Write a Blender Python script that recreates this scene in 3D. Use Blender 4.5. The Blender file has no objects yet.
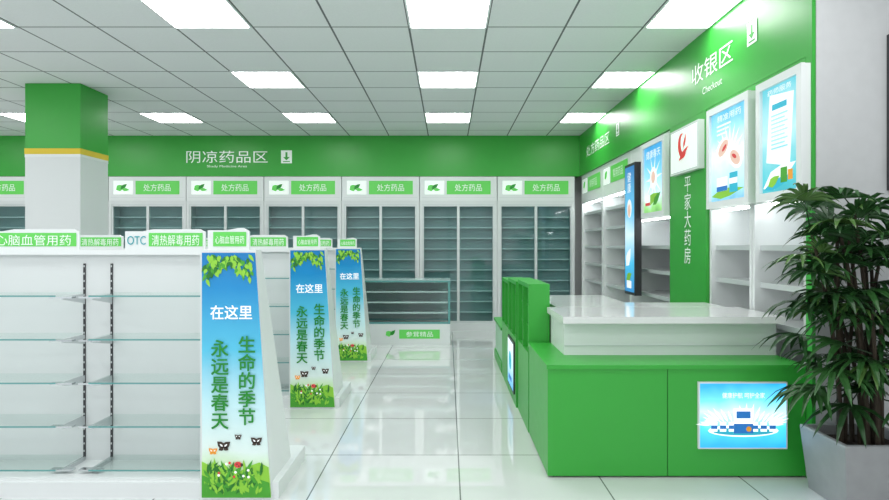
import bpy, math, random
from mathutils import Vector, Matrix
S=bpy.context.scene
S.view_settings.view_transform='Standard'
FX=600.0
# ---------------------------------------------------------------- materials
MC={}
def nt(name):
    m=bpy.data.materials.new(name); m.use_nodes=True
    return m,m.node_tree,m.node_tree.nodes['Principled BSDF']
def mat(name,c,r=.5,metal=0,em=0,emc=None,bump=0,spec=.5,noise=0):
    if name in MC: return MC[name]
    m,t,p=nt(name)
    p.inputs['Base Color'].default_value=(*c,1); p.inputs['Roughness'].default_value=r
    p.inputs['Metallic'].default_value=metal
    p.inputs['Specular IOR Level'].default_value=spec
    if em:
        p.inputs['Emission Color'].default_value=(*(emc or c),1); p.inputs['Emission Strength'].default_value=em
    n=t.nodes.new('ShaderNodeTexNoise'); n.inputs['Scale'].default_value=14
    g=t.nodes.new('ShaderNodeNewGeometry'); t.links.new(g.outputs['Position'],n.inputs['Vector'])
    if noise:
        mx=t.nodes.new('ShaderNodeMix'); mx.data_type='RGBA'
        mx.inputs[6].default_value=(*[x*(1-noise) for x in c],1); mx.inputs[7].default_value=(*c,1)
        t.links.new(n.outputs['Fac'],mx.inputs[0]); t.links.new(mx.outputs[2],p.inputs['Base Color'])
    else:
        mr=t.nodes.new('ShaderNodeMapRange'); mr.inputs[3].default_value=max(r-.03,0); mr.inputs[4].default_value=r+.03
        t.links.new(n.outputs['Fac'],mr.inputs[0]); t.links.new(mr.outputs[0],p.inputs['Roughness'])
    MC[name]=m; return m
def grad(name,stops,lo,hi,em=0,r=.4,noise=0,scale=3,axis=2):
    """vertical artwork gradient on world height"""
    if name in MC: return MC[name]
    m,t,p=nt(name); N=t.nodes; L=t.links
    g=N.new('ShaderNodeNewGeometry'); s=N.new('ShaderNodeSeparateXYZ'); L.new(g.outputs['Position'],s.inputs[0])
    mr=N.new('ShaderNodeMapRange'); mr.inputs[1].default_value=lo; mr.inputs[2].default_value=hi
    L.new(s.outputs[axis],mr.inputs[0]); src=mr.outputs[0]
    if noise:
        n=N.new('ShaderNodeTexNoise'); n.inputs['Scale'].default_value=scale; L.new(g.outputs['Position'],n.inputs['Vector'])
        a=N.new('ShaderNodeMath'); a.operation='MULTIPLY_ADD'; a.inputs[1].default_value=noise; 
        L.new(n.outputs['Fac'],a.inputs[0]); L.new(src,a.inputs[2])
        b=N.new('ShaderNodeMath'); b.operation='SUBTRACT'; b.inputs[1].default_value=noise*.5; L.new(a.outputs[0],b.inputs[0]); src=b.outputs[0]
    cr=N.new('ShaderNodeValToRGB'); L.new(src,cr.inputs[0]); e=cr.color_ramp.elements
    e[0].position=stops[0][0]; e[0].color=(*stops[0][1],1); e[1].position=stops[-1][0]; e[1].color=(*stops[-1][1],1)
    for ps,c in stops[1:-1]:
        q=e.new(ps); q.color=(*c,1)
    p.inputs['Roughness'].default_value=r
    if em<.5: L.new(cr.outputs[0],p.inputs['Base Color'])
    else: p.inputs['Base Color'].default_value=(.04,.04,.04,1)   # backlit film over a dark box
    if em:
        L.new(cr.outputs[0],p.inputs['Emission Color']); p.inputs['Emission Strength'].default_value=em
    MC[name]=m; return m
def gridmat(name,tile,line,px,ox,py,oy,w,rough,noise,nscale,spec=.5):
    m,t,p=nt(name); N=t.nodes; L=t.links
    p.inputs['Specular IOR Level'].default_value=spec
    g=N.new('ShaderNodeNewGeometry'); s=N.new('ShaderNodeSeparateXYZ'); L.new(g.outputs['Position'],s.inputs[0])
    def M(op,a,b=None):
        q=N.new('ShaderNodeMath'); q.operation=op
        for i,v in ((0,a),(1,b)):
            if v is None: continue
            if isinstance(v,(int,float)): q.inputs[i].default_value=v
            else: L.new(v,q.inputs[i])
        return q.outputs[0]
    def ln(src,o,pp):
        f=M('PINGPONG',M('SUBTRACT',src,o),pp/2)
        return M('LESS_THAN',f,w/2)
    fac=M('MAXIMUM',ln(s.outputs[0],ox,px),ln(s.outputs[1],oy,py))
    n=N.new('ShaderNodeTexNoise'); n.inputs['Scale'].default_value=nscale; n.inputs['Detail'].default_value=6
    L.new(g.outputs['Position'],n.inputs['Vector'])
    a=N.new('ShaderNodeMix'); a.data_type='RGBA'
    a.inputs[6].default_value=(*[c*(1-noise) for c in tile],1); a.inputs[7].default_value=(*tile,1)
    L.new(n.outputs['Fac'],a.inputs[0])
    b=N.new('ShaderNodeMix'); b.data_type='RGBA'; b.inputs[7].default_value=(*line,1)
    L.new(fac,b.inputs[0]); L.new(a.outputs[2],b.inputs[6]); L.new(b.outputs[2],p.inputs['Base Color'])
    p.inputs['Roughness'].default_value=rough
    bp=N.new('ShaderNodeBump'); bp.inputs['Strength'].default_value=.2; bp.inputs['Distance'].default_value=.003; bp.invert=True
    L.new(fac,bp.inputs['Height']); L.new(bp.outputs[0],p.inputs['Normal'])
    return m
def glassmat(name,tint,fac,op=0):
    m=bpy.data.materials.new(name); m.use_nodes=True; t=m.node_tree; N=t.nodes; L=t.links
    N.remove(N['Principled BSDF']); o=N['Material Output']
    tr=N.new('ShaderNodeBsdfTransparent'); tr.inputs[0].default_value=(*tint,1)
    gl=N.new('ShaderNodeBsdfGlossy'); gl.inputs['Roughness'].default_value=.05
    mx=N.new('ShaderNodeMixShader'); mx.inputs[0].default_value=fac
    L.new(tr.outputs[0],mx.inputs[1]); L.new(gl.outputs[0],mx.inputs[2]); L.new(mx.outputs[0],o.inputs[0])
    MC[name]=m; return m
WHITE=mat('white_laminate',(.71,.74,.74),.35)
WHITE2=mat('white_lacquer',(.80,.83,.83),.25)
GREEN=mat('green_lacquer',(.038,.39,.045),.35)
GREEND=mat('green_lacquer_dark',(.025,.22,.03),.4)
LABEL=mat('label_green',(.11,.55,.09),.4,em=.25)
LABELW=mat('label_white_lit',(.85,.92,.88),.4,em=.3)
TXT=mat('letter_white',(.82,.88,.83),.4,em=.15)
TXTG=mat('letter_green',(.012,.28,.025),.5)
TXTB=mat('letter_teal',(.0,.36,.42),.5)
TXTR=mat('letter_red',(.7,.03,.03),.5,em=.2)
YEL=mat('yellow_band',(.75,.55,.03),.5)
WALL=mat('wall_paint',(.72,.74,.74),.7,noise=.06)
PIER=mat('grey_stone',(.60,.61,.62),.5,noise=.10)
TEAL=mat('cabinet_interior_grey',(.27,.42,.42),.5)
ALU=mat('aluminium',(.66,.70,.70),.35,metal=.3)
EDGE=mat('shelf_edge_grey',(.46,.60,.59),.4)
CHROME=mat('chrome',(.6,.63,.64),.15,metal=1)
DARK=mat('dark_metal',(.03,.03,.035),.4)
MARB=mat('white_marble',(.82,.83,.83),.06,noise=.06,spec=.8)
EMIS=mat('panel_light',(1,1,1),.5,em=11.3,emc=(1,1,1))
LED=mat('led_strip',(1,1,1),.5,em=14,emc=(.97,1,1))
GLASS=glassmat('clear_glass',(.96,.99,.98),.06)
TGLASS=glassmat('tinted_glass',(.76,.88,.88),.06)
GEDGE=mat('glass_edge_teal',(.12,.34,.33),.15)
SHELFG=mat('frosted_glass_shelf',(.42,.56,.56),.15)
# ---------------------------------------------------------------- builder
class Fr:
    def __init__(s,ox=0,oy=0,side='back'):
        s.o=(ox,oy); s.side=side
    def T(s,u,d,v):
        if s.side=='back': return Vector((s.o[0]+u,s.o[1]+d,v))
        return Vector((s.o[0]+d,s.o[1]-u,v))
    def M(s,u,d,v):
        U={'back':Vector((1,0,0)),'right':Vector((0,-1,0))}[s.side]
        V=Vector((0,0,1)); n=U.cross(V); P=s.T(u,d,v)
        m=Matrix.Identity(4)
        for i in range(3): m[i][0]=U[i]; m[i][1]=V[i]; m[i][2]=n[i]; m[i][3]=P[i]
        return m
W0=Fr()
class B:
    def __init__(s,fr=W0): s.v=[];s.f=[];s.m=[];s.mats=[];s.fr=fr
    def mi(s,m):
        if m not in s.mats: s.mats.append(m)
        return s.mats.index(m)
    def raw(s,m,vs,fs):
        b=len(s.v); s.v+= [Vector(p) for p in vs]; k=s.mi(m)
        for f in fs: s.f.append([b+i for i in f]); s.m.append(k)
    def box(s,m,u0,u1,d0,d1,v0,v1):
        T=s.fr.T
        vs=[T(u,d,v) for v in (v0,v1) for d in (d0,d1) for u in (u0,u1)]
        s.raw(m,vs,[(0,2,3,1),(4,5,7,6),(0,1,5,4),(2,6,7,3),(0,4,6,2),(1,3,7,5)])
    def hexa(s,m,bot,top):
        vs=[s.fr.T(*p) for p in bot+top]
        s.raw(m,vs,[(3,2,1,0),(4,5,6,7),(0,1,5,4),(1,2,6,5),(2,3,7,6),(3,0,4,7)])
    def poly(s,m,pts,d):
        s.raw(m,[s.fr.T(u,d,v) for u,v in pts],[tuple(range(len(pts)))])
    def rect(s,m,u0,u1,v0,v1,d): s.poly(m,[(u0,v0),(u1,v0),(u1,v1),(u0,v1)],d)
    def ell(s,m,u,v,a,b_,d,n=20,rot=0):
        s.poly(m,[(u+a*math.cos(t)*math.cos(rot)-b_*math.sin(t)*math.sin(rot),v+a*math.cos(t)*math.sin(rot)+b_*math.sin(t)*math.cos(rot)) for t in [2*math.pi*i/n for i in range(n)]],d)
    def leaf(s,m,u,v,l,w,a,d):
        c,sn=math.cos(a),math.sin(a)
        P=[(0,0),(.3,.5),(.6,.42),(1,0),(.6,-.42),(.3,-.5)]
        s.poly(m,[(u+p*l*c-q*w*sn,v+p*l*sn+q*w*c) for p,q in P][::-1],d)
    def extr(s,m,pts,d0,d1):
        n=len(pts)
        vs=[s.fr.T(u,d0,v) for u,v in pts]+[s.fr.T(u,d1,v) for u,v in pts]
        fs=[tuple(range(n)),tuple(range(2*n-1,n-1,-1))]+[((i+1)%n,i,n+i,n+(i+1)%n) for i in range(n)]
        s.raw(m,vs,fs)
    def cyl(s,m,p0,p1,r0,r1,n=8):
        p0=Vector(p0);p1=Vector(p1);a=(p1-p0).normalized()
        x=a.orthogonal().normalized();y=a.cross(x)
        vs=[p+ (x*math.cos(2*math.pi*i/n)+y*math.sin(2*math.pi*i/n))*r for p,r in((p0,r0),(p1,r1)) for i in range(n)]
        s.raw(m,vs,[(i,(i+1)%n,n+(i+1)%n,n+i) for i in range(n)]+[tuple(range(n-1,-1,-1)),tuple(range(n,2*n))])
    def done(s,name,parent=None,smooth=False):
        xs=[p.x for p in s.v];ys=[p.y for p in s.v];zs=[p.z for p in s.v]
        o=Vector(((min(xs)+max(xs))/2,(min(ys)+max(ys))/2,min(zs)))
        me=bpy.data.meshes.new(name); me.from_pydata([p-o for p in s.v],[],s.f)
        for m in s.mats: me.materials.append(m)
        for p,k in zip(me.polygons,s.m): p.material_index=k; p.use_smooth=smooth
        ob=bpy.data.objects.new(name,me); S.collection.objects.link(ob); ob.location=o
        if parent: adopt(ob,parent)
        return ob
def adopt(ob,parent):
    bpy.context.view_layer.update()
    ob.parent=parent; ob.matrix_parent_inverse=parent.matrix_world.inverted()
def text(s,fr,u,v,d,w,h,m,parent,name='lettering',bold=0):
    """text fitted in w x h centred at u,v; bold = second strike offset (m)"""
    c=bpy.data.curves.new(name,'FONT'); c.body=s; c.align_x='CENTER'; c.align_y='CENTER'; c.size=.1
    c.space_line=1.0
    ob=bpy.data.objects.new(name,c); S.collection.objects.link(ob); c.materials.append(m)
    bpy.context.view_layer.update()
    bb=ob.bound_box; x0=min(b[0] for b in bb);x1=max(b[0] for b in bb);y0=min(b[1] for b in bb);y1=max(b[1] for b in bb)
    sx=w/max(x1-x0,1e-4); sy=h/max(y1-y0,1e-4)
    L=Matrix.Diagonal((sx,sy,1,1))@Matrix.Translation((-(x0+x1)/2,-(y0+y1)/2,0))
    ob.matrix_world=fr.M(u,d,v)@L
    adopt(ob,parent)
    if bold:
        for k,(du,dv) in enumerate(((bold,0),(0,bold),(bold,bold))):
            o2=bpy.data.objects.new(name,c); S.collection.objects.link(o2)
            o2.matrix_world=fr.M(u+du,d-.0004*(k+1),v+dv)@L; adopt(o2,parent)
    return ob
# ---------------------------------------------------------------- dimensions
H=3.03; RX=2.04; BY=9.29; LX=-8.3
# room shell
b=B(); b.box(gridmat('floor_tile',(.74,.76,.76),(.20,.21,.21),.8,.065,.8,3.79,.008,.02,.08,2.5,1.0),LX,3.6,-3,9.9,-.1,0); b.done('floor')
b=B(); b.box(gridmat('ceiling_tile',(.83,.85,.85),(.15,.16,.16),.61,.305,.597,4.685,.016,.8,.08,60,.3),LX,3.6,-3,9.9,H,H+.1); b.done('ceiling')
b=B(); b.box(WALL,LX,2.6,9.75,9.9,0,H); b.done('wall_back')
b=B(); b.box(WALL,LX-.1,LX,-3,9.9,0,H); b.done('wall_left')
b=B(); b.box(WALL,2.5,2.6,3.48,9.75,0,H); b.done('wall_right')
b=B(); b.box(PIER,2.062,3.6,3.36,3.48,0,H); b.done('wall_pier')
b=B(); b.box(WALL,3.6,3.7,-3,3.48,0,H); b.done('wall_side')
b=B()
b.box(WALL,LX,3.6,-3.1,-3,2.6,H); b.box(WALL,LX,3.6,-3.1,-3,0,.15)
for x in (-8.2,-5,-2.5,0,1.8,3.5): b.box(DARK,x,x+.08,-3.08,-3.02,.15,2.6)
b.done('front_fill_opening')  # unseen storefront frame, added and left open so world light fills the room
# fascias
b=B(); b.box(GREEN,LX+.01,RX-.002,BY,9.74,2.40,H-.002); 
fb=b.done('sign_fascia')
text('阴凉药品区',W0,-3.42,2.70,BY-.004,1.26,.19,TXT,fb)
text('Shady Medicine Area',W0,-3.42,2.55,BY-.004,.62,.045,TXT,fb)
def arrow(fr,u,v,s,d,parent):
    q=B(fr); q.rect(TXT,u-s*.42,u+s*.42,v-s*.5,v+s*.5,d)
    q.rect(GREEN,u-s*.08,u+s*.08,v-.02*s,v+s*.36,d-.002)
    q.poly(GREEN,[(u,v-s*.27),(u+s*.26,v-.02*s),(u-s*.26,v-.02*s)],d-.002)
    q.rect(GREEN,u-s*.27,u+s*.27,v-s*.40,v-s*.33,d-.002)
    q.done('arrow_icon',parent)
arrow(W0,-2.5,2.70,.20,BY-.004,fb)
b=B(); b.box(GREEN,RX,RX+.02,3.362,BY,2.40,H-.002); b.box(GREEN,RX+.02,2.498,3.485,BY,2.40,H-.002)
b.box(GREEN,RX,RX+.02,3.362,3.42,0,2.40)
fr_=b.done('sign_fascia')
RF=Fr(RX,0,'right')   # u=-y
text('收银区',RF,-4.65,2.725,-.004,.72,.16,TXT,fr_)
text('Checkout',RF,-4.63,2.555,-.004,.34,.055,TXT,fr_)
arrow(RF,-4.02,2.75,.155,-.004,fr_)
text('处方药品区',RF,-8.2,2.70,-.004,1.25,.16,TXT,fr_)
arrow(RF,-7.2,2.72,.155,-.004,fr_)
# column
b=B()
b.box(WHITE,-4.44,-3.86,6.3,6.81,0,2.25)
b.box(GREEN,-4.44,-3.86,6.3,6.81,2.345,H-.003)
b.box(YEL,-4.445,-3.855,6.295,6.815,2.285,2.345); b.box(WHITE2,-4.443,-3.857,6.297,6.813,2.25,2.285)
b.done('column')
# ceiling light panels
rows=[-1.0,.8,2.59,4.385,6.15,7.97]  # rows nearest the camera are out of view, added as fill light
for yi,y in enumerate(rows):
    for x in (-7.32,-5.49,-3.66,-1.83,0,1.83):  # leftmost column is off frame, added for extra light at left
        if y==6.15 and x==-3.66: continue
        x0,x1=x-.295,min(x+.295,RX-.012 if y>3.3 else 9)
        b=B(); b.box(WHITE2,x0-.008,x1+.008,y-.298,y+.298,H-.012,H-.002)
        b.raw(EMIS,[(x0+.01,y-.28,H-.0135),(x0+.01,y+.28,H-.0135),(x1-.01,y+.28,H-.0135),(x1-.01,y-.28,H-.0135)],[(0,1,2,3)])
        b.done('ceiling_light_panel')
# ---------------------------------------------------------------- wall cabinets
def header(b,w):
    b.box(WHITE2,0.004,w-.004,-.004,.03,2.02,2.395)
    b.box(ALU,0.03,w-.03,-.008,-.004,2.07,2.078)
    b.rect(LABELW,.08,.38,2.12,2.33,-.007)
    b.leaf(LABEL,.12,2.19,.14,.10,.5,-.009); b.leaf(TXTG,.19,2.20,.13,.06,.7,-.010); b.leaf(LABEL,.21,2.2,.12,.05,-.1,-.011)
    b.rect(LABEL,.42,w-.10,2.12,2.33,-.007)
def back_cab(X0,w=1.2,n=10):
    fr=Fr(X0,BY+.01,'back'); b=B(fr)
    D=.44
    b.box(WHITE,0,.04,0,D,0,2.02); b.box(WHITE,w-.04,w,0,D,0,2.02)
    b.box(TEAL,.04,w-.04,D-.20,D-.18,.12,1.97); b.box(WHITE,.04,w-.04,0.002,D,0,.12); b.box(WHITE,.04,w-.04,.002,D,1.97,2.02)
    b.box(TEAL,.04,.044,.045,D-.20,.12,1.97); b.box(TEAL,w-.044,w-.04,.045,D-.20,.12,1.97)
    b.box(WHITE,.0,w,.03,D,2.02,2.39)
    header(b,w)
    b.box(ALU,.04,.065,.01,.04,.12,1.97); b.box(ALU,w-.065,w-.04,.01,.04,.12,1.97)
    b.box(ALU,w/2-.02,w/2+.02,.008,.05,.12,1.97); b.box(ALU,.065,w-.065,.012,.04,1.935,1.97); b.box(ALU,.065,w-.065,.012,.04,.12,.155)
    for i in range(n):
        z=.28+i*.165
        b.box(SHELFG,.05,w-.05,.10,D-.20,z,z+.010)
        b.box(EDGE,.05,w-.05,.092,.10,z-.003,z+.013)
    b.rect(TGLASS,.06,w-.06,.15,1.94,.03)
    o=b.done('medicine_wall_cabinet')
    text('处方药品',fr,.755,2.225,-.010,.42,.11,TXT,o)
X=RX-.075-1.2
while X>LX:
    back_cab(X); X-=1.205
def shelf_unit(y0,w,head=True,top=2.395,name='wall_shelving_unit'):
    fr=Fr(RX+.025,y0,'right'); b=B(fr); D=.44
    zt=1.97 if head else 1.60
    b.box(WHITE2,0,.03,0,D,0,top); b.box(WHITE2,w-.03,w,0,D,0,top); b.box(WHITE2,.03,w-.03,D-.015,D,.0,top)
    b.box(WHITE2,.03,w-.03,0.002,D-.015,0,.55); b.box(WHITE2,.03,w-.03,0.002,D-.015,zt,top)
    for i,z in enumerate([.55,.80,1.05,1.30,1.55,1.8][:6 if head else 4]):
        if i: b.box(WHITE2,.03,w-.03,.05,D-.015,z,z+.02); b.box(ALU,.03,w-.03,.04,.05,z-.01,z+.025)
    b.box(LED,.06,w-.06,.06,.08,zt-.012,zt-.002)
    b.box(ALU,w*.5-.008,w*.5+.008,D-.022,D-.015,.57,zt-.03)
    b.box(ALU,w*.5-.01,w*.5+.01,-.003,.0,.03,.52)
    if head: 
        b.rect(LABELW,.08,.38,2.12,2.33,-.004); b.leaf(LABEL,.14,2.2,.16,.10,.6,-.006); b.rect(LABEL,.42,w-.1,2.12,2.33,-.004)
    o=b.done(name)
    if head: text('常用药品',fr,.755,2.225,-.007,.42,.11,TXT,o)
    return o
shelf_unit(BY-.02,1.24); shelf_unit(8.03,1.24); 
shelf_unit(6.785,1.26,False)
shelf_unit(4.735,.655,False); shelf_unit(4.07,.645,False)
b=B(RF)
b.box(GREEN,-5.515,-4.745,0,.46,0,2.398); 
b.box(WHITE2,-5.37,-4.77,-.05,-.001,1.94,2.33); b.rect(LABELW,-5.35,-4.79,1.96,2.31,-.052)
b.ell(TXTR,-5.09,2.17,.09,.11,-.054,18,.4); b.ell(LABELW,-5.05,2.18,.065,.09,-.056,18,.4); b.leaf(TXTR,-5.16,2.05,.24,.05,.45,-.057); b.leaf(TXTR,-5.06,2.14,.14,.04,1.1,-.057)
p=b.done('brand_pillar')
text('平\n家\n大\n药\n房',RF,-5.10,1.54,-.004,.14,.74,TXT,p)
# lightboxes (backlit prints)
SKY=grad('poster_sky',[(0,(.08,.42,.04)),(.12,(.30,.70,.20)),(.26,(.72,.92,.95)),(.6,(.16,.62,.88)),(1,(.01,.30,.68))],1.6,2.35,em=1.15,noise=.25,scale=5)
PALE=grad('poster_pale',[(0,(.06,.42,.72)),(.2,(.45,.82,.93)),(.5,(.84,.95,.97)),(.75,(.30,.75,.92)),(1,(.04,.46,.78))],1.6,2.35,em=1.15,noise=.3,scale=6)
AQUA=grad('poster_aqua',[(0,(.02,.42,.52)),(.25,(.08,.60,.68)),(.55,(.50,.85,.88)),(1,(.05,.55,.66))],1.6,2.35,em=1.1,noise=.3,scale=6)
def pr(n,c,k=.6): 
    return mat(n,tuple(x*.45 for x in c),.5,em=k,emc=c)
SKIN=pr('print_skin',(.88,.60,.50)); HAIR=mat('print_black',(.05,.03,.02),.5); RED=pr('print_red',(.7,.06,.06)); 
ORG=pr('print_orange',(.85,.35,.03)); PW=pr('print_white',(.95,.98,.98),.7); BLU=pr('print_blue',(.02,.20,.60))
CY=pr('print_cyan',(.03,.50,.68)); GRN=mat('print_green',(.07,.38,.03),.5,em=.05); GRN2=mat('print_green_light',(.28,.62,.05),.5,em=.08); GRN3=mat('print_green_dark',(.02,.20,.02),.5)
def lightbox(yf,w,kind,z0=1.60,z1=2.352,name='lightbox_poster'):
    fr=Fr(RX-.046,yf,'right'); b=B(fr)
    t=.05
    b.box(WHITE2,0.002,w-.002,0.011,.045,z0+.002,z1-.002)
    b.box(WHITE2,0,w,-.01,.012,z0,z0+t); b.box(WHITE2,0,w,-.01,.012,z1-t,z1)
    b.box(WHITE2,0,t,-.01,.012,z0+t,z1-t); b.box(WHITE2,w-t,w,-.01,.012,z0+t,z1-t)
    b.rect({1:SKY,2:PALE,3:AQUA}[kind],t,w-t,z0+t,z1-t,.009)
    c=w/2
    if kind==2:
        for i in range(9):
            a=.25+i*.32; b.leaf(PW,c+.02,z0+.36,.24,.03,a,.0085-.0001*i)
        b.ell(PW,c-.09,z0+.42,.12,.07,.006,20,.5); b.ell(SKIN,c-.07,z0+.43,.085,.045,.005,20,.5); b.ell(RED,c-.05,z0+.43,.04,.014,.004,16,.5)
        b.ell(PW,c+.11,z0+.34,.11,.07,.006,20,-.5); b.ell(SKIN,c+.11,z0+.34,.08,.045,.005,20,-.5); b.ell(RED,c+.10,z0+.35,.035,.014,.004,16,-.4)
        b.leaf(GRN2,c-.26,z0+.09,.50,.07,.06,.005)
        b.rect(PW,c-.17,c+.0,z0+.12,z0+.22,.004); b.rect(BLU,c-.17,c+.0,z0+.12,z0+.155,.003); b.rect(CY,c+.03,c+.15,z0+.10,z0+.24,.004); b.rect(PW,c+.03,c+.15,z0+.16,z0+.20,.003)
        for i in range(3): b.rect(PW,c-.17,c+.05-.03*i,z1-.16-.03*i,z1-.147-.03*i,.004)
    elif kind==3:
        b.poly(PW,[(c-.15,z0+.24),(c+.11,z0+.19),(c+.15,z1-.13),(c-.11,z1-.10)],.006)
        b.rect(CY,c-.08,c+.08,z1-.20,z1-.165,.004)
        for i in range(9): b.rect(AQUA,c-.09,c+.09-.03*(i%2),z1-.24-.025*i,z1-.230-.025*i,.004)
        b.leaf(PW,c-.18,z0+.08,.38,.12,.35,.003); b.leaf(CY,c-.17,z0+.07,.34,.06,.2,.002)
        b.rect(GRN,c+.02,c+.09,z0+.10,z0+.19,.001); b.rect(ORG,c+.10,c+.15,z0+.11,z0+.17,.0); b.leaf(GRN2,c-.12,z0+.09,.14,.06,.4,.001)
    else:
        for i in range(10): b.leaf(PW,c,z0+.38,.24,.025,.1+i*.62,.0085-.0001*i)
        b.ell(PW,c,z0+.38,.10,.11,.006); b.ell(SKIN,c,z0+.39,.055,.06,.004); b.leaf(GRN2,c-.2,z0+.14,.36,.10,.25,.004); b.leaf(GRN,c,z0+.12,.24,.08,.5,.003)
        b.rect(PW,c-.22,c-.08,z0+.12,z0+.22,.002); b.rect(RED,c-.22,c-.08,z0+.12,z0+.15,.001)
    o=b.done(name)
    if kind==1: text('健康春天',fr,c,z1-.13,.003,.40,.08,PW,o)
    if kind==2: text('精准用药',fr,c+.02,z1-.10,.003,.36,.05,PW,o)
    if kind==3: text('药师服务',fr,c,z1-.085,.003,.26,.035,PW,o)
lightbox(6.17,.65,1); lightbox(4.61,.64,2); lightbox(3.87,.50,3)
b=B(RF); b.box(GREEN,-4.735,-3.425,0.001,.024,1.62,2.398)
b.done('lightbox_surround')
fr=Fr(RX-.09,6.62,'right'); b=B(fr)
b.box(DARK,0,.36,0,.07,.80,2.2)
b.rect(grad('banner_blue',[(0,(.01,.22,.55)),(.25,(.05,.50,.80)),(.45,(.65,.88,.95)),(.62,(.10,.52,.82)),(1,(.01,.16,.48))],.8,2.2,em=1.1,noise=.15),.02,.34,.83,2.17,-.002)
b.leaf(PW,.07,1.1,.25,.14,.9,-.004); b.ell(PW,.18,1.72,.08,.10,-.004); b.ell(SKIN,.18,1.70,.05,.07,-.006)
b.leaf(GRN2,.08,.95,.2,.1,.4,-.006); b.rect(PW,.10,.26,.87,.95,-.007)
o=b.done('tall_banner_lightbox')
text('健\n康',fr,.18,2.0,-.006,.12,.22,PW,o)
b=B(); b.box(DARK,2.455,2.95,3.33,3.358,1.63,2.5); b.rect(mat('sign_face_dark',(.08,.09,.1),.2),2.48,2.92,1.66,2.47,3.328); b.done('framed_wall_sign')
# ---------------------------------------------------------------- gondolas
PSKY=grad('end_poster_sky',[(0,(.20,.55,.06)),(.08,(.55,.85,.25)),(.20,(.80,.94,.90)),(.40,(.55,.85,.92)),(.60,(.10,.56,.80)),(.85,(.008,.27,.62)),(1,(.008,.20,.52))],0,1.3,r=.25,noise=.06,scale=4,em=.03)
def sign(b,x0,x1,y,z,kind,txts):
    h=.115
    b.extr(WHITE2,[(x0,z),(x1,z),(x1,z+h*.85),(x1-.03,z+h),(x0+.16,z+h),(x0+.10,z+h*.9),(x0,z+h*.9)],y,y+.012)
    g0=x0+(.135 if kind else .03)
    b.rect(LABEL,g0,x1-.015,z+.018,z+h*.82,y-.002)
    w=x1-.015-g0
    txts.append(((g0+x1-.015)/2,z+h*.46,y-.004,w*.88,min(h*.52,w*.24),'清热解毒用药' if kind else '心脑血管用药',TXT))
    if kind: txts.append((x0+.067,z+h*.45,y-.004,.105,h*.42,'OTC',TXTB))
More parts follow.
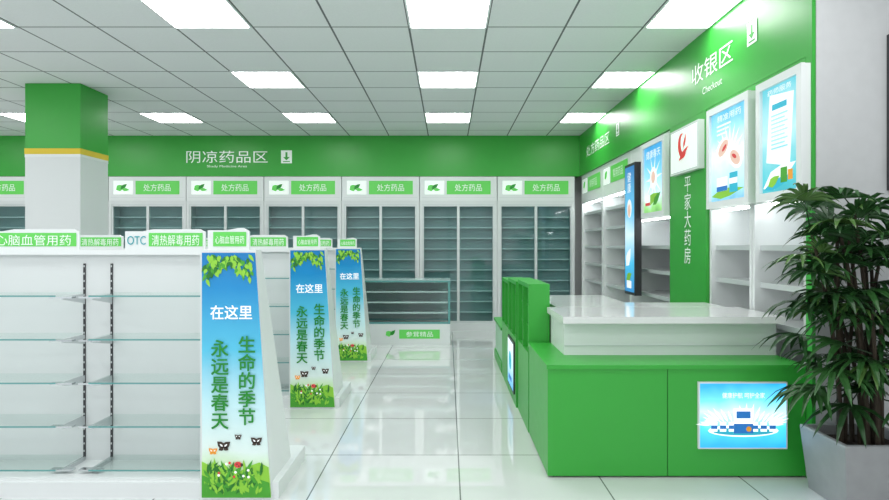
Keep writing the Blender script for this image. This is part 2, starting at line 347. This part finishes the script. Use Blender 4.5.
def gondola(y0):
    b=B(); XL,XR=-3.75,-.915; yb=y0+.30; tx=[]
    b.box(WHITE,XL,-1.27,yb,yb+.03,.1,1.27)
    b.box(WHITE2,XL,XR+.03,y0+.015,y0+.60,0,.085)
    b.box(WHITE2,XL,-1.27,yb-.03,yb+.06,1.27,1.30)
    b.box(WHITE2,XL,-1.27,y0+.03,y0+.59,.085,.10)
    b.box(WHITE2,XL,XL+.03,y0+.05,y0+.58,.1,1.27)
    ups=(-2.07,-1.915,-3.0)
    for xm in ups:
        b.box(DARK,xm-.006,xm+.006,yb-.006,yb,.12,1.22)
        for i in range(26): b.box(ALU,xm-.003,xm+.003,yb-.008,yb-.006,.15+i*.042,.160+i*.042)
    for sgn in (0,1):
        for i in range(5):
            z=1.05-.231*i
            ya,yc=(y0+.06,yb-.008) if sgn==0 else (yb+.04,y0+.58)
            for (xa,xb) in ((XL+.05,-2.08),(-1.905,-1.295)):
                b.box(SHELFG if sgn else GLASS,xa,xb,ya,yc,z,z+.008)
                b.box(GEDGE,xa,xb,ya-.002 if not sgn else yc,ya if not sgn else yc+.002,z,z+.008)
            if sgn==0:
                for xm in ups:
                    b.hexa(CHROME,[(xm-.006,yb-.20,z-.018),(xm+.006,yb-.20,z-.018),(xm+.006,yb-.008,z-.055),(xm-.006,yb-.008,z-.055)],
                               [(xm-.006,yb-.20,z-.002),(xm+.006,yb-.20,z-.002),(xm+.006,yb-.008,z-.002),(xm-.006,yb-.008,z-.002)])
                    b.box(CHROME,xm-.06,xm+.06,yb-.215,yb-.18,z-.010,z-.001)
    b.hexa(WHITE2,[(-1.29,y0+.004,.0),(XR,y0+.004,.0),(XR,y0+.42,.0),(-1.29,y0+.42,.0)],
                  [(-1.29,y0+.004,1.30),(-1.0,y0+.004,1.30),(-1.0,y0+.09,1.30),(-1.29,y0+.09,1.30)])
    y=y0
    f=lambda z:XR+(-1.0-XR)*(z-.0)/1.30
    b.poly(PSKY,[(-1.28,.012),(f(.012)-.004,.012),(f(1.28)-.004,1.285),(-1.28,1.285)],y)
    b.poly(GRN2,[(-1.28,.012),(f(.012)-.006,.012),(f(.18)-.006,.17),(-.98,.195),(-1.05,.17),(-1.12,.12),(-1.2,.16),(-1.28,.20)],y-.001)
    b.poly(GRN,[(-1.28,.012),(f(.012)-.006,.012),(f(.11)-.006,.09),(-1.02,.12),(-1.1,.08),(-1.18,.09),(-1.28,.13)],y-.002)
    r=random.Random(3)
    for i in range(130):
        u=r.uniform(-1.255,-.965); b.leaf(r.choice((GRN,GRN2,GRN2,GRN3)),u,.025+r.uniform(0,.13),r.uniform(.03,.075),.015,r.uniform(.6,2.5),y-.003-.00002*i)
    for i in range(9): b.ell(RED if i%3==0 else PW,r.uniform(-1.24,-.97),r.uniform(.08,.20),.007,.007,y-.006,10)
    b.ell(RED,-1.09,.185,.020,.016,y-.007,12); b.ell(HAIR,-1.070,.185,.007,.009,y-.008,8)
    b.ell(HAIR,-1.095,.188,.004,.004,y-.008,6); b.ell(HAIR,-1.085,.178,.004,.004,y-.008,6)
    for i in range(120):
        u=r.uniform(-1.265,-1.02); tt=abs(u+1.14)/.13
        v=1.278-r.uniform(0,.04+.10*tt)
        b.leaf(r.choice((GRN,GRN2,GRN2,GRN3)),u,v,r.uniform(.028,.048),.018,r.uniform(-2.2,-.9),y-.003-.00002*i)
    for (u,v,s,m) in ((-1.165,.275,.03,HAIR),(-.995,.30,.026,HAIR),(-1.09,.325,.016,HAIR),(-1.22,.25,.02,ORG)):
        for a in (.7,2.4): b.leaf(m,u,v,s*1.5,s*1.1,a,y-.006)
        for a in (-.5,-2.6): b.leaf(m,u,v,s*1.0,s*.8,a,y-.006)
        b.leaf(PW,u+.004,v+.004,s*.7,s*.3,.7,y-.007); b.leaf(PW,u-.004,v+.004,s*.7,s*.3,2.4,y-.007)
    sign(b,-2.62,-2.09,y0+.28,1.30,0,tx); sign(b,-1.83,-1.375,y0+.28,1.30,1,tx); sign(b,-3.30,-2.79,y0+.28,1.30,1,tx)
    sign(b,-1.27,-1.05,y0+.05,1.30,0,tx)
    o=b.done('gondola_shelf')
    for (u,v,d,w,h,s,m) in tx: text(s,W0,u,v,d,w,h,m,o)
    text('在这里',W0,-1.125,.975,y-.008,.215,.072,PW,o,bold=.002)
    text('永\n远\n是\n春\n天',W0,-1.185,.60,y-.008,.088,.46,TXTG,o,bold=.003)
    text('生\n命\n的\n季\n节',W0,-1.045,.62,y-.008,.088,.46,TXTG,o,bold=.003)
for y0 in (3.12,4.87,6.85): gondola(y0)
# ---------------------------------------------------------------- low glass display counter
FL=Fr(-1.35,8.0,'back'); b=B(FL); w=1.38
b.box(WHITE2,0,w,0,.42,0,.28)
b.leaf(LABEL,w-.86,.13,.10,.08,.5,-.005); b.leaf(TXTG,w-.80,.13,.10,.05,.8,-.006); b.rect(LABEL,w-.68,w-.14,.085,.205,-.003)
b.leaf(LABEL,w-1.7+.4,.13,.10,.08,.5,-.005)
for x in (0,w-.03): 
    for d in (0,.39): b.box(GEDGE,x,x+.03,d,d+.03,.28,.86)
for z in (.28,.835):
    b.box(GEDGE,.03,w-.03,0,.025,z,z+.025); b.box(GEDGE,.03,w-.03,.395,.42,z,z+.025); b.box(GEDGE,0,.025,.03,.39,z,z+.025); b.box(GEDGE,w-.025,w,.03,.39,z,z+.025)
b.box(TEAL,.03,w-.03,.40,.415,.305,.835)
for z in (.42,.56,.70): b.box(SHELFG,.03,w-.03,.04,.38,z,z+.012); b.box(EDGE,.03,w-.03,.03,.04,z-.005,z+.015)
b.rect(GLASS,.03,w-.03,.305,.835,.012); b.box(SHELFG,0,w,0,.42,.86,.872)
o=b.done('glass_display_counter')
text('参茸精品',FL,w-.41,.145,-.006,.36,.07,TXT,o)
# ---------------------------------------------------------------- green display units beside counter
def green_unit(X0,y0,y1,h,w=.36,lit=False):
    b=B(); 
    b.box(GREEN,X0,X0+w,y0,y0+.025,0.0,h); b.box(GREEN,X0,X0+w,y1-.025,y1,0,h)
    b.box(GREEN,X0+w-.02,X0+w,y0+.025,y1-.025,0,h); b.box(GREEN,X0,X0+w-.02,y0+.025,y1-.025,0,.56)
    b.box(GREEN,X0,X0+w-.02,y0+.025,y1-.025,h-.03,h)
    for z in (.72,.87): b.box(GREEN,X0+.03,X0+w-.02,y0+.025,y1-.025,z,z+.015)
    b.box(GREEN,X0,X0+w-.02,(y0+y1)/2-.012,(y0+y1)/2+.012,.56,h-.03)
    if lit:
        ym=(y0+y1)/2; b.box(DARK,X0-.012,X0,ym-.24,ym+.24,.09,.52)
        b.fr=Fr(X0-.013,ym+.22,'right')
        b.rect(grad('stand_screen',[(0,(.05,.45,.85)),(.5,(.6,.88,1)),(1,(.85,.97,1))],.1,.52,em=1.1),0,.44,.11,.50,-.001); b.ell(CY,.22,.33,.1,.08,-.003); b.rect(BLU,.1,.34,.16,.2,-.003)
        b.fr=W0
    return b.done('green_display_shelf')
green_unit(.568,4.24,4.88,1.05,.15,False)
green_unit(.555,4.90,5.52,1.03,.20,True)
green_unit(.555,5.54,6.16,1.00,.20,False)
b=B(); b.box(GREEN,.555,.85,6.25,7.2,0,.10); b.box(mat('pale_green_lacquer',(.35,.62,.42),.4),.57,.83,6.27,7.18,.10,.44); b.box(GREEN,.55,.85,6.25,7.2,.44,.47)
b.rect(GRN2,.60,.80,.15,.40,6.268); b.done('low_display_plinth')
# ---------------------------------------------------------------- checkout counter
b=B()
yF=3.41
b.box(GREEND,.60,RX-.01,yF+.03,4.19,0,.02)
b.box(GREEN,.568,1.247,yF+.006,4.20,.012,.62); b.box(GREEN,1.253,RX-.004,yF+.006,4.20,.012,.62)
b.box(GREEN,.560,RX-.004,yF-.004,4.205,.62,.644)
b.box(GREEND,1.247,1.253,yF+.012,3.6,.012,.62)
b.box(WHITE2,.72,RX-.006,3.72,4.20,.644,.852); b.box(ALU,.715,RX-.006,3.716,3.72,.70,.706)
b.box(MARB,.695,RX-.004,3.62,4.21,.852,.892)
SCR=grad('counter_screen',[(0,(.01,.36,.72)),(.3,(.06,.62,.90)),(.55,(.55,.92,.99)),(.75,(.14,.66,.92)),(1,(.01,.36,.76))],.18,.54,em=1.5,noise=.3,scale=6)
SW=mat('screen_white',(.4,.4,.4),.5,em=1.1,emc=(.95,1,1))
x0,x1,z0,z1=1.427,1.915,.178,.541
b.box(WHITE2,x0-.008,x1+.008,yF-.012,yF+.005,z0-.008,z1+.008)
b.rect(SCR,x0,x1,z0,z1,yF-.013)
c=(x0+x1)/2
for i in range(22):
    a=math.pi*i/21; b.leaf(SW,c+.17*math.cos(a),.31+.015*math.sin(a),.06+.05*abs(math.sin(a*3.3)),.014,a,yF-.0135-.00004*i)
b.ell(SW,c,.275,.20,.035,yF-.0148); b.ell(CY,c,.27,.175,.022,yF-.015)
for i in (-3,-2,-1,1,2,3):
    q=c+i*.05+(-.015 if i<0 else .015)
    b.rect(SW,q-.018,q+.018,.27,.325,yF-.016); b.rect(BLU,q-.018,q+.018,.285,.305,yF-.0165)
b.rect(SW,c-.055,c+.055,.26,.40,yF-.017); b.rect(BLU,c-.055,c+.055,.26,.315,yF-.0175); b.rect(BLU,c-.04,c+.04,.345,.385,yF-.0175); b.ell(ORG,c+.03,.285,.015,.015,yF-.018)
o=b.done('checkout_counter')
text('健康护航 呵护全家',W0,c,.475,yF-.018,.24,.032,SW,o)
b=B()
b.box(WHITE2,.78,1.30,4.24,5.15,0,.852); b.box(WHITE2,1.30,1.93,4.24,4.50,0,.852)
b.box(MARB,.76,1.34,4.225,5.22,.852,.892); b.box(MARB,1.34,1.95,4.225,4.55,.852,.892)
b.done('cashier_back_desk')
# ---------------------------------------------------------------- potted palm
POT=mat('pot_grey_stone',(.36,.37,.38),.45,noise=.2); SOIL=mat('soil',(.03,.02,.015),.9)
LF=[mat('palm_leaf_a',(.035,.13,.03),.35,noise=.5),mat('palm_leaf_b',(.018,.075,.018),.35,noise=.5),mat('palm_leaf_c',(.09,.20,.045),.35,noise=.4)]
CANE=mat('palm_cane',(.05,.035,.02),.8,noise=.5)
b=B(); px0,px1,py0,py1,ph=1.94,2.37,2.93,3.31,.34
def ring(i,z): return [(px0+i,py0+i,z),(px1-i,py0+i,z),(px1-i,py1-i,z),(px0+i,py1-i,z)]
R=[ring(.03,0),ring(0,ph-.01),ring(.003,ph),ring(.025,ph),ring(.03,ph-.05)]
vs=[p for r_ in R for p in r_]; fs=[(3,2,1,0)]
for k in range(len(R)-1):
    for i in range(4): j=(i+1)%4; fs.append((k*4+i,k*4+j,k*4+4+j,k*4+4+i))
b.raw(POT,vs,fs); b.raw(SOIL,R[-1],[(0,1,2,3)])
def cy(p):
    p=Vector(p)
    if p.y>3.22: p.y=3.22+(p.y-3.22)*.15
    if p.y>3.325: p.y=3.325
    return p
r=random.Random(11)
def fan(P,D,scale):
    D=D.normalized(); side=D.cross(Vector((0,0,1)))
    if side.length<.1: side=Vector((1,0,0))
    side.normalize(); nrm=side.cross(D).normalized()
    n=r.choice((7,8,9,10)); m=r.choice(LF[:2]+LF)
    for k in range(n):
        a=math.radians(-80+160*k/(n-1)+r.uniform(-5,5))
        d=(D*math.cos(a)+side*math.sin(a)).normalized()
        L=scale*r.uniform(.85,1.1)*(1-.25*abs(a)/1.4); wd=.017*scale/.28*r.uniform(.9,1.2)
        sd=d.cross(nrm).normalized(); pts=[]
        for t,wf in ((0,.25),(.25,.9),(.5,1),(.75,.75),(.92,.35),(1,.03)):
            c_=P+d*L*t+Vector((0,0,-1))*(L*.42*t*t*t+ .08*L*t)
            fold=nrm*wd*wf*.35
            pts.append((cy(c_-sd*wd*wf+fold),cy(c_),cy(c_+sd*wd*wf+fold)))
        vv=[x for tr in pts for x in tr]; ff=[]
        for i in range(len(pts)-1):
            a0=i*3; ff+= [(a0,a0+1,a0+4,a0+3),(a0+1,a0+2,a0+5,a0+4)]
        b.raw(m,vv,ff)
cx,cyy=2.155,3.12
for s in range(16):
    bx=cx+r.uniform(-.12,.12); by=cyy+r.uniform(-.12,.10)
    lean=Vector((r.uniform(-.18,.12)-.02,r.uniform(-.10,.03),0)); hgt=r.uniform(.76,1.40)
    pts=[]
    for i in range(6):
        t=i/5; pts.append(cy((bx+lean.x*t*t,by+lean.y*t*t,.28+t*hgt*.9)))
    for i in range(5): b.cyl(CANE,pts[i],pts[i+1],.013-.001*i,.0125-.001*i,7)
    for kf in range(7 if s%2 else 6):
        t=r.uniform(.5,1.0) if kf else 1.0
        if kf==1: t=.38
        i=min(int(t*5),4); base=pts[i].lerp(pts[i+1],t*5-i)
        az=r.uniform(0,2*math.pi); 
        el=r.uniform(.1,1.1) if t>.8 else r.uniform(-.2,.5)
        d=Vector((math.cos(az)*math.cos(el),math.sin(az)*math.cos(el)*.8,math.sin(el)))
        L=r.uniform(.09,.22); e=cy(base+d*L)
        b.cyl(LF[1],base,e,.004,.003,5); fan(e,d+Vector((0,0,.1)),r.uniform(.19,.29))
pl=b.done('potted_lady_palm')
# ---------------------------------------------------------------- world + camera
w=bpy.data.worlds.new('world_fill'); S.world=w; w.use_nodes=True  # plain bright world, added as fill through the open front
w.node_tree.nodes['Background'].inputs[0].default_value=(.92,.97,1,1); w.node_tree.nodes['Background'].inputs[1].default_value=1.2
cam=bpy.data.cameras.new('camera'); co=bpy.data.objects.new('camera',cam); S.collection.objects.link(co)
co.location=(0,0,1.32); co.rotation_euler=(math.pi/2,0,0)
cam.sensor_width=36; cam.lens=FX/889*36; cam.shift_x=-3.5/889; cam.shift_y=-4/889; cam.clip_start=.05
S.camera=co
